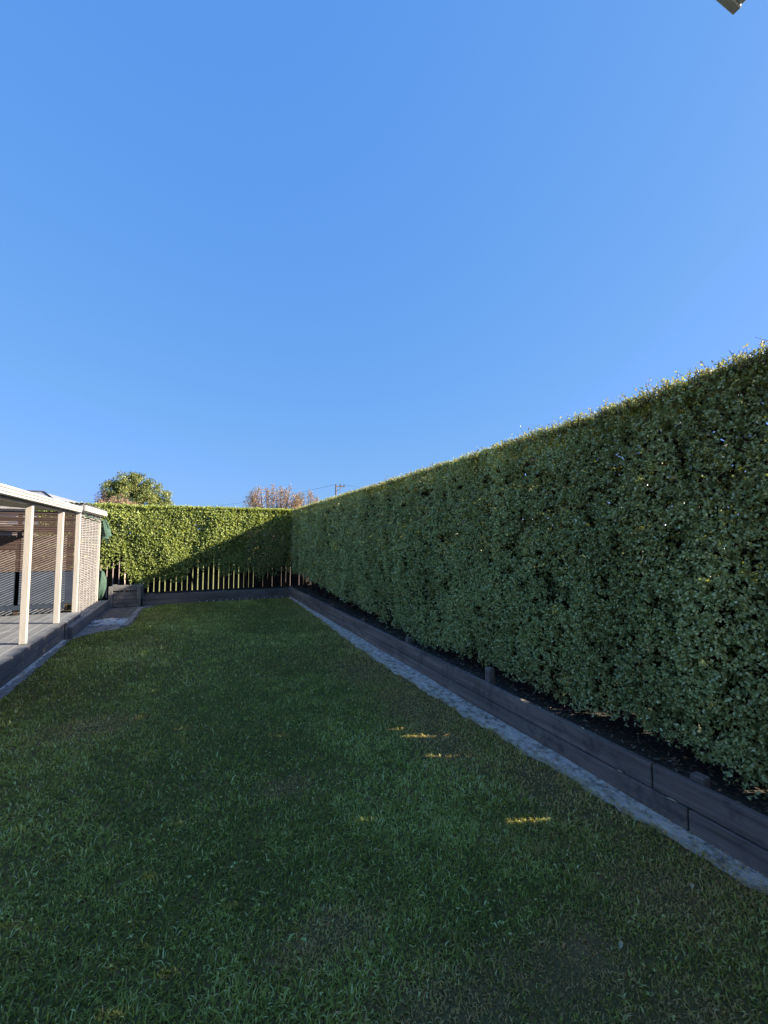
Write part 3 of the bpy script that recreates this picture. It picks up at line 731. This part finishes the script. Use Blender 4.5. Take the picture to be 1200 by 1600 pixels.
tube('ridge_cap', [[(Vector(b)+Vector((0, 0, 0.02)), 0.035), (Vector(r1)+Vector((0, 0, 0.02)), 0.035), (Vector(r2)+Vector((0, 0, 0.02)), 0.035)]], M['dark'], nh, 6)
ss = thing('lean_to', (-3.4, 15.9, -0.42), 'cream lean-to glimpsed behind the left end of the far hedge', 'shed')
box('wall', (-4.6, -1.85), (15.2, 15.75), (-0.45, 2.02), M['rosewall'], ss)
poly('roof', [(-4.7, 15.05, 2.03), (-1.8, 15.05, 2.03), (-1.8, 15.85, 2.28), (-4.7, 15.85, 2.28), (-4.7, 15.05, 1.99), (-1.8, 15.05, 1.99), (-1.8, 15.85, 2.24), (-4.7, 15.85, 2.24)],
     [(0, 1, 2, 3), (7, 6, 5, 4), (0, 4, 5, 1), (1, 5, 6, 2), (2, 6, 7, 3), (3, 7, 4, 0)], M['roof_sheet'], ss)

def lobes_tree(name, label, cx, cy, zb, lobes, nleaf, size, m, cat='tree', dry=0.03):
    t = thing(name, (cx, cy, -0.42), label, cat)
    chs = [[((cx, cy, -0.45), 0.20), ((cx+0.05, cy, 1.0), 0.16), ((cx, cy, zb), 0.12), ((cx+lobes[0][0]*0.5, cy, lobes[0][2]), 0.05)]]
    for l_ in lobes: chs.append([((cx, cy, zb), 0.07), ((cx+l_[0]*0.5, cy+l_[1]*0.5, (zb+l_[2])/2+0.1), 0.045), ((cx+l_[0], cy+l_[1], l_[2]), 0.02)])
    tube('trunk', chs, M['bark'], t, 7)
    st = [[] for _ in range(6)]
    vol = np.array([l_[3]**2 for l_ in lobes]); vol = vol/vol.sum()
    for l_, v in zip(lobes, vol):
        # sub clumps on each lobe's shell
        k = 26
        sub = rand_unit(k)*l_[3]*rng.uniform(0.55, 0.95, k)[:, None] + np.array([cx+l_[0], cy+l_[1], l_[2]])
        n = int(nleaf*v/k)
        for s_ in sub:
            d_ = rand_unit(n); P = s_ + d_*l_[3]*0.36*rng.random(n)[:, None]**0.45
            P = P[P[:, 2] > zb-0.4]; d2 = d_[:len(P)]; q = len(P)
            if not q: continue
            b0 = rng.uniform(0.15, 0.7)
            st[0].append(P); st[1].append(unit(rand_unit(q)+d2*0.6)); st[2].append(unit(d2+rand_unit(q)*0.7+np.array([0, 0, .4]))); L = rng.uniform(0.7, 1.3, q)*size
            st[3].append(L); st[4].append(L*0.62)
            st[5].append(np.stack([np.clip(b0+rng.normal(size=q)*0.2, 0, 1), (rng.random(q) < dry)*0.8, np.zeros(q)], 1))
    C, D, Nn, L, W, T = [np.concatenate(s) for s in st]
    leaves('crown', C, D, Nn, L, W, T, m, False, parent=t)
    return t
lobes_tree('tree', 'round crowned yellow green tree rising above the far hedge on the left', -2.62, 25.3, 2.9,
           [(-0.45, 0, 4.50, 0.58), (0.05, 0.1, 4.30, 0.60), (0.55, 0, 4.10, 0.58), (1.05, 0.1, 3.75, 0.55), (-1.05, 0, 4.0, 0.62), (-1.2, 0.2, 3.3, 0.55),
            (-0.4, -0.3, 3.7, 0.7), (0.4, -0.3, 3.5, 0.7), (1.35, 0, 3.25, 0.45), (-0.75, 0.1, 4.25, 0.45), (0.9, 0, 3.15, 0.5), (-0.15, 0.2, 4.75, 0.30)], 30000, 0.075, M['tree_leaf'])
def wispy(name, label, cx, cy, z0, ztop, w_, nst, m, nleaf, size, cat, seedv):
    r_ = np.random.default_rng(seedv)
    t = thing(name, (cx, cy, -0.42), label, cat); chs = [[((cx, cy, -0.45), 0.10), ((cx, cy, z0), 0.08)]]
    C, D, Nn, L, T = [], [], [], [], []
    for i in range(nst):
        u = r_.uniform(-1, 1); v = r_.uniform(-0.6, 0.6)
        h = (ztop-z0)*(1-0.35*u*u)*r_.uniform(0.75, 1.0)
        e = np.array([cx+u*w_*0.5, cy+v*w_*0.5, z0+h]); b_ = np.array([cx+u*w_*0.12, cy+v*w_*0.12, z0])
        mid = (b_+e)/2 + np.array([u*0.12*w_, 0, 0]); chs.append([(b_, 0.022), (mid, 0.012), (e, 0.004)])
        n = nleaf//nst; tt = r_.random(n)**0.75
        P = np.where((tt < 0.5)[:, None], b_+(mid-b_)*(tt*2)[:, None], mid+(e-mid)*((tt-0.5)*2)[:, None]) + r_.normal(size=(n, 3))*0.19*(1.2-tt)[:, None]
        C.append(P); L.append(r_.uniform(0.6, 1.2, n)*size); T.append(np.stack([r_.random(n), np.zeros(n), np.zeros(n)], 1))
    C = np.concatenate(C); L = np.concatenate(L); T = np.concatenate(T); n = len(C)
    tube('trunk', chs, M['bark'], t, 4)
    leaves('crown', C, rand_unit(n), rand_unit(n), L, L*0.6, T, m, False, parent=t)
wispy('tree', 'rusty autumn tree with wispy upright twigs above the far hedge', 3.42, 20.2, 2.3, 4.25, 2.5, 74, M['rust_leaf'], 6800, 0.07, 'tree', 3)
wispy('tree', 'smaller orange twiggy treetop just left of where the hedges meet', 5.15, 20.8, 2.4, 4.15, 1.25, 30, M['rust_leaf'], 2400, 0.065, 'tree', 5)
wispy('shrub', 'pinkish brown shrub top in front of the round green tree', -2.9, 21.5, 2.3, 3.50, 1.7, 50, M['rust_leaf'], 5200, 0.06, 'shrub', 8)
wispy('shrub', 'small dark purple twig top just right of the lattice roof', -3.6, 21.5, 2.5, 3.85, 0.45, 9, M['purple_leaf'], 420, 0.06, 'shrub', 9)

# utility pole and wires
px_, py_ = 18.4, 57.5
up_ = thing('utility_pole', (px_, py_, -0.42), 'distant wooden utility pole with crossarm above the long hedge', 'pole')
tube('pole_shaft', [[((px_, py_, -0.45), 0.16), ((px_, py_, 9.3), 0.11)]], M['pole'], up_, 8)
box('crossarm', (px_-0.1, px_+1.3), (py_-0.06, py_+0.06), (8.95, 9.09), M['pole'], up_)
for i, dx in enumerate((0.0, 0.65, 1.2)):
    tube('insulator', [[((px_+dx, py_, 9.09), 0.06), ((px_+dx, py_, 9.2), 0.10), ((px_+dx, py_, 9.35), 0.05)]], M['wire'], up_, 6)
tube('brace', [[((px_, py_, 8.2), 0.04), ((px_+0.9, py_, 8.95), 0.04)]], M['pole'], up_, 5)
tube('stay', [[((px_+0.55, py_, 7.0), 0.03), ((px_+0.62, py_, 9.6), 0.03)]], M['pole'], up_, 5)
def span(p, q, sag, r_):
    p = Vector(p); q = Vector(q); return [(p.lerp(q, t/14) - Vector((0, 0, sag*4*(t/14)*(1-t/14))), r_) for t in range(15)]
tag(tube('power_line', [span((px_, py_, 9.3), (px_-22, py_+48, 8.6), 0.9, 0.018)], M['wire'], None, 4), 'thin dark overhead wire sloping away to the left of the utility pole', 'wire')
tag(tube('power_line', [span((px_+1.2, py_, 9.3), (px_+30, py_+6, 9.8), 0.7, 0.016)], M['wire'], None, 4), 'thin overhead wire running right from the utility pole behind the hedge', 'wire')

# ------------------------------------------------------------------ house eave, overhead at the top right
ev = thing('house_eave', (1.29, 0.58, 3.0), 'corner of the house eave and gutter overhead at the top right', 'eave')
box('gutter_lip', (-1.2, 1.288), (0.562, 0.582), (3.000, 3.075), M['eave_grey'], ev, 0.002)
box('gutter', (-1.2, 1.286), (0.535, 0.5615), (3.004, 3.05), M['eave_paint'], ev, 0.002)
box('fascia', (-1.2, 1.306), (0.505, 0.534), (3.002, 3.12), M['eave_grey'], ev, 0.002)
box('soffit', (-1.2, 1.318), (-0.62, 0.504), (3.006, 3.025), M['soffit'], ev, 0.002)
poly('roof', [(-1.2, 0.56, 3.09), (1.318, 0.56, 3.09), (1.318, -1.8, 3.77), (-1.2, -1.8, 3.77), (-1.2, 0.56, 3.13), (1.318, 0.56, 3.13), (1.318, -1.8, 3.81), (-1.2, -1.8, 3.81)],
     [(3, 2, 1, 0), (4, 5, 6, 7), (0, 1, 5, 4), (1, 2, 6, 5), (2, 3, 7, 6), (3, 0, 4, 7)], M['roof_sheet'], ev)
hw = box('house_wall', (-1.1, 1.10), (-1.7, -0.64), (0.0, 3.0), M['housewall']); tag(hw, 'cream house wall behind the camera under the eave', 'wall')

# ------------------------------------------------------------------ grass
def grass_patch(n, dmin, dmax, size, wid, name):
    P = np.stack([rng.uniform(-1.75, 2.5, n), rng.uniform(-0.6, 11.75, n), np.full(n, 0.002)], 1)
    dd = np.hypot(P[:, 0], P[:, 1]); P = P[(dd >= dmin) & (dd < dmax)]
    q = P[:, 0]; yy = P[:, 1]
    jl = rng.normal(size=len(P))*0.014; jr = rng.normal(size=len(P))*0.016
    ok = (q > left_edge(yy)+0.008+jl) & (q < right_edge(yy)-0.004+jr) & ~((q > 1.735+jl) & (yy < 0.85+jr)) & (yy < 11.735)
    P = P[ok]
    Z = P*np.array([1, 1, 0])
    worn = fbm(Z, 1.3, 51); wall = np.clip(1-(right_edge(P[:, 1])-P[:, 0])/0.75, 0, 1)
    patch = np.zeros(len(P))
    for (ax, ay, rx, ry) in ((1.95, 3.6, 0.28, 0.55), (1.85, 2.9, 0.22, 0.35), (0.62, 2.86, 0.16, 0.10), (0.85, 1.30, 0.28, 0.16), (1.35, 1.25, 0.30, 0.18), (1.95, 1.3, 0.22, 0.2), (1.55, 0.95, 0.25, 0.16), (-0.75, 4.4, 0.3, 0.2), (0.55, 1.75, 0.2, 0.1), (1.9, 4.9, 0.3, 0.5), (2.1, 2.2, 0.15, 0.35)):
        patch = np.maximum(patch, np.exp(-(((P[:, 0]-ax)/rx)**2+((P[:, 1]-ay)/ry)**2)))
    dryf = np.clip(0.02 + 0.95*patch + 0.50*wall**2 + 0.4*np.clip(worn-0.64, 0, 1)*4, 0, 0.92)
    thin = rng.random(len(P)) > (0.22*patch+0.20*wall**3)
    P, dryf, patch = P[thin], dryf[thin], patch[thin]
    n = len(P)
    clump = fbm(P*np.array([1, 1, 0]), 7.0, 61); fine = vnoise(P*np.array([1, 1, 0]), 22, 62)
    H = size*(0.55+0.75*clump+0.35*fine)*rng.uniform(0.6, 1.25, n)*(1-0.45*patch)
    big = rng.random(n) < 0.012; H = np.where(big, H*1.5, H)
    az = rng.uniform(0, 2*math.pi, n) + 1.2*vnoise(P*np.array([1, 1, 0]), 9, 63)
    lean = rng.uniform(0.3, 1.6, n)
    d = np.stack([np.cos(az), np.sin(az), np.zeros(n)], 1); s = np.stack([-np.sin(az), np.cos(az), np.zeros(n)], 1)
    W = (wid*rng.uniform(0.6, 1.4, n)*np.where(big, 1.7, 1.0))[:, None]*0.5
    Hh = H[:, None]; up = np.array([[0, 0, 1.0]])
    m1 = P + up*Hh*0.58 + d*(Hh*lean[:, None]*0.32); tp = P + up*Hh*(1-0.35*lean[:, None]*0.8) + d*(Hh*lean[:, None]*0.95)
    V = np.stack([P-s*W, P+s*W, m1+s*W*0.85, m1-s*W*0.85, tp], 1).reshape(-1, 3)
    b = np.arange(n)[:, None]*5
    F = [b+np.array([[0, 1, 2, 3]]), b+np.array([[3, 2, 4]])]
    tone = fbm(P*np.array([1, 1, 0]), 0.9, 64)
    tr = np.clip(0.02+0.62*rng.random(n)**1.8 + 0.8*(tone-0.45) + 0.50*(clump-0.5) + 0.6*(rng.random(n) < 0.09), 0, 1)
    dr = np.where(rng.random(n) < dryf, rng.uniform(0.35, 1.0, n), 0.12*dryf)
    T = np.stack([tr, dr, np.zeros(n)], 1)
    me = raw_mesh(name, V, F, 0, np.repeat(T, 5, 0), M['grass'])
    return place(name, me)
g1 = grass_patch(int(14500*52.5), 0, 2.7, 0.0215, 0.0048, 'grass')
g2 = grass_patch(int(7200*52.5), 2.7, 5.2, 0.025, 0.0060, 'grass')
g3 = grass_patch(int(2900*52.5), 5.2, 13, 0.030, 0.0090, 'grass')
for o_, lb in ((g1, 'short green mown grass nearest the camera'), (g2, 'short green mown grass in the middle of the lawn'), (g3, 'short green mown grass at the far end of the lawn')):
    tag(o_, lb, 'grass', kind='stuff')
# clover leaves among the grass
n = 3500
P = np.stack([rng.uniform(-1.6, 2.3, n), rng.uniform(0.3, 8, n), rng.uniform(0.012, 0.030, n)], 1)
P = P[(fbm(P*np.array([1, 1, 0]), 2.2, 81) > 0.50) & (P[:, 0] > left_edge(P[:, 1])+0.05) & (P[:, 0] < right_edge(P[:, 1])-0.05)]; n = len(P)
P = np.repeat(P, 3, 0); a = np.tile(np.array([0, 2.1, 4.2]), n)+np.repeat(rng.uniform(0, 6, n), 3)
D = np.stack([np.cos(a), np.sin(a), rng.uniform(-.1, .4, 3*n)], 1)
cl = leaves('clover', P, D, np.tile(np.array([0, 0, 1.0]), (3*n, 1))+rng.normal(size=(3*n, 3))*0.15, np.repeat(rng.uniform(0.006, 0.011, n), 3), np.repeat(rng.uniform(0.006, 0.010, n), 3),
            np.stack([rng.uniform(0.45, 0.95, 3*n), np.zeros(3*n), np.zeros(3*n)], 1), M['grass'], True)
tag(cl, 'small clover leaves scattered through the lawn', 'clover', kind='stuff')

# litter on the bed
n = 7000
P = np.stack([rng.uniform(2.55, 3.4, n), rng.uniform(0, 12.5, n), rng.uniform(0.172, 0.186, n)], 1)
lt = leaves('leaf_litter', P, rand_unit(n)*np.array([1, 1, 0.25]), np.tile(np.array([0, 0, 1.0]), (n, 1))+rng.normal(size=(n, 3))*0.4, rng.uniform(0.02, 0.05, n), rng.uniform(0.006, 0.02, n),
            np.stack([rng.random(n), rng.uniform(0.0, 0.8, n), np.zeros(n)], 1), leafmat('litter', [(0.08, 0.06, 0.045), (0.18, 0.13, 0.09), (0.42, 0.34, 0.24)], dry=(0.22, 0.15, 0.10), rough=0.8, trans=0.05))
tag(lt, 'dark fallen leaves and bark on the soil under the long hedge', 'leaf litter', kind='stuff')
# fallen pale leaves
fl = [(2.476, 1.60, 0.146, 'long pale yellow leaf lying on the ledge of the right wall, nearest the camera'),
      (2.478, 1.92, 0.146, 'small pale leaf on the ledge of the right wall, second from the camera'),
      (2.51, 2.22, 0.284, 'pale sliver of leaf on top of the right wall beside the hedge'),
      (2.51, 2.62, 0.284, 'thin straw coloured leaf on top of the right wall, farthest along'),
      (2.10, 1.28, 0.035, 'pale rounded leaf on the grass beside the concrete strip'),
      (1.55, 1.22, 0.035, 'whitish leaf lying on the grass near the bottom right'),
      (0.95, 1.16, 0.035, 'long whitish leaf on the grass at the bottom of the lawn')]
for i, (x, y, z, lb) in enumerate(fl):
    a = random.uniform(0, 3.1) if z < 0.1 else R(80+random.uniform(-20, 20)); L = 0.038 if i else 0.055; W = 0.007
    dx, dy = math.cos(a)*L/2, math.sin(a)*L/2; nx, ny = -math.sin(a)*W, math.cos(a)*W
    pts = [(x-dx, y-dy, z+0.001), (x-dx*0.4+nx, y-dy*0.4+ny, z+0.006), (x+dx*0.4+nx, y+dy*0.4+ny, z+0.006), (x+dx, y+dy, z+0.002), (x+dx*0.4-nx, y+dy*0.4-ny, z+0.005), (x-dx*0.4-nx, y-dy*0.4-ny, z+0.005)]
    pts += [(p[0], p[1], p[2]-0.001) for p in pts]
    fs = [(0, 1, 2, 3), (0, 3, 4, 5), (9, 8, 7, 6), (11, 10, 9, 6)] + [(k, k+6, (k+1) % 6+6, (k+1) % 6) for k in range(6)]
    tag(poly('fallen_leaf', pts, fs, M['yleaf']), lb, 'leaf')

# dry clippings lying on the mowing strip and at the lawn's edge
n = 9000
yy = 0.9 + 10.5*rng.random(n)**1.3; xx = right_edge(yy) + 0.20*rng.random(n)**3.0 - 0.025
P = np.stack([xx, yy, 0.032 + rng.uniform(0, 0.004, n)], 1)
cp = leaves('grass_clippings', P, rand_unit(n)*np.array([1, 1, 0.15]), np.tile(np.array([0, 0, 1.0]), (n, 1)), rng.uniform(0.008, 0.026, n), rng.uniform(0.002, 0.005, n),
            np.stack([rng.random(n), np.ones(n)*rng.uniform(0.5, 1, n), np.zeros(n)], 1), M['grass'])
tag(cp, 'dry grass clippings strewn along the edge of the concrete strip', 'clippings', kind='stuff')
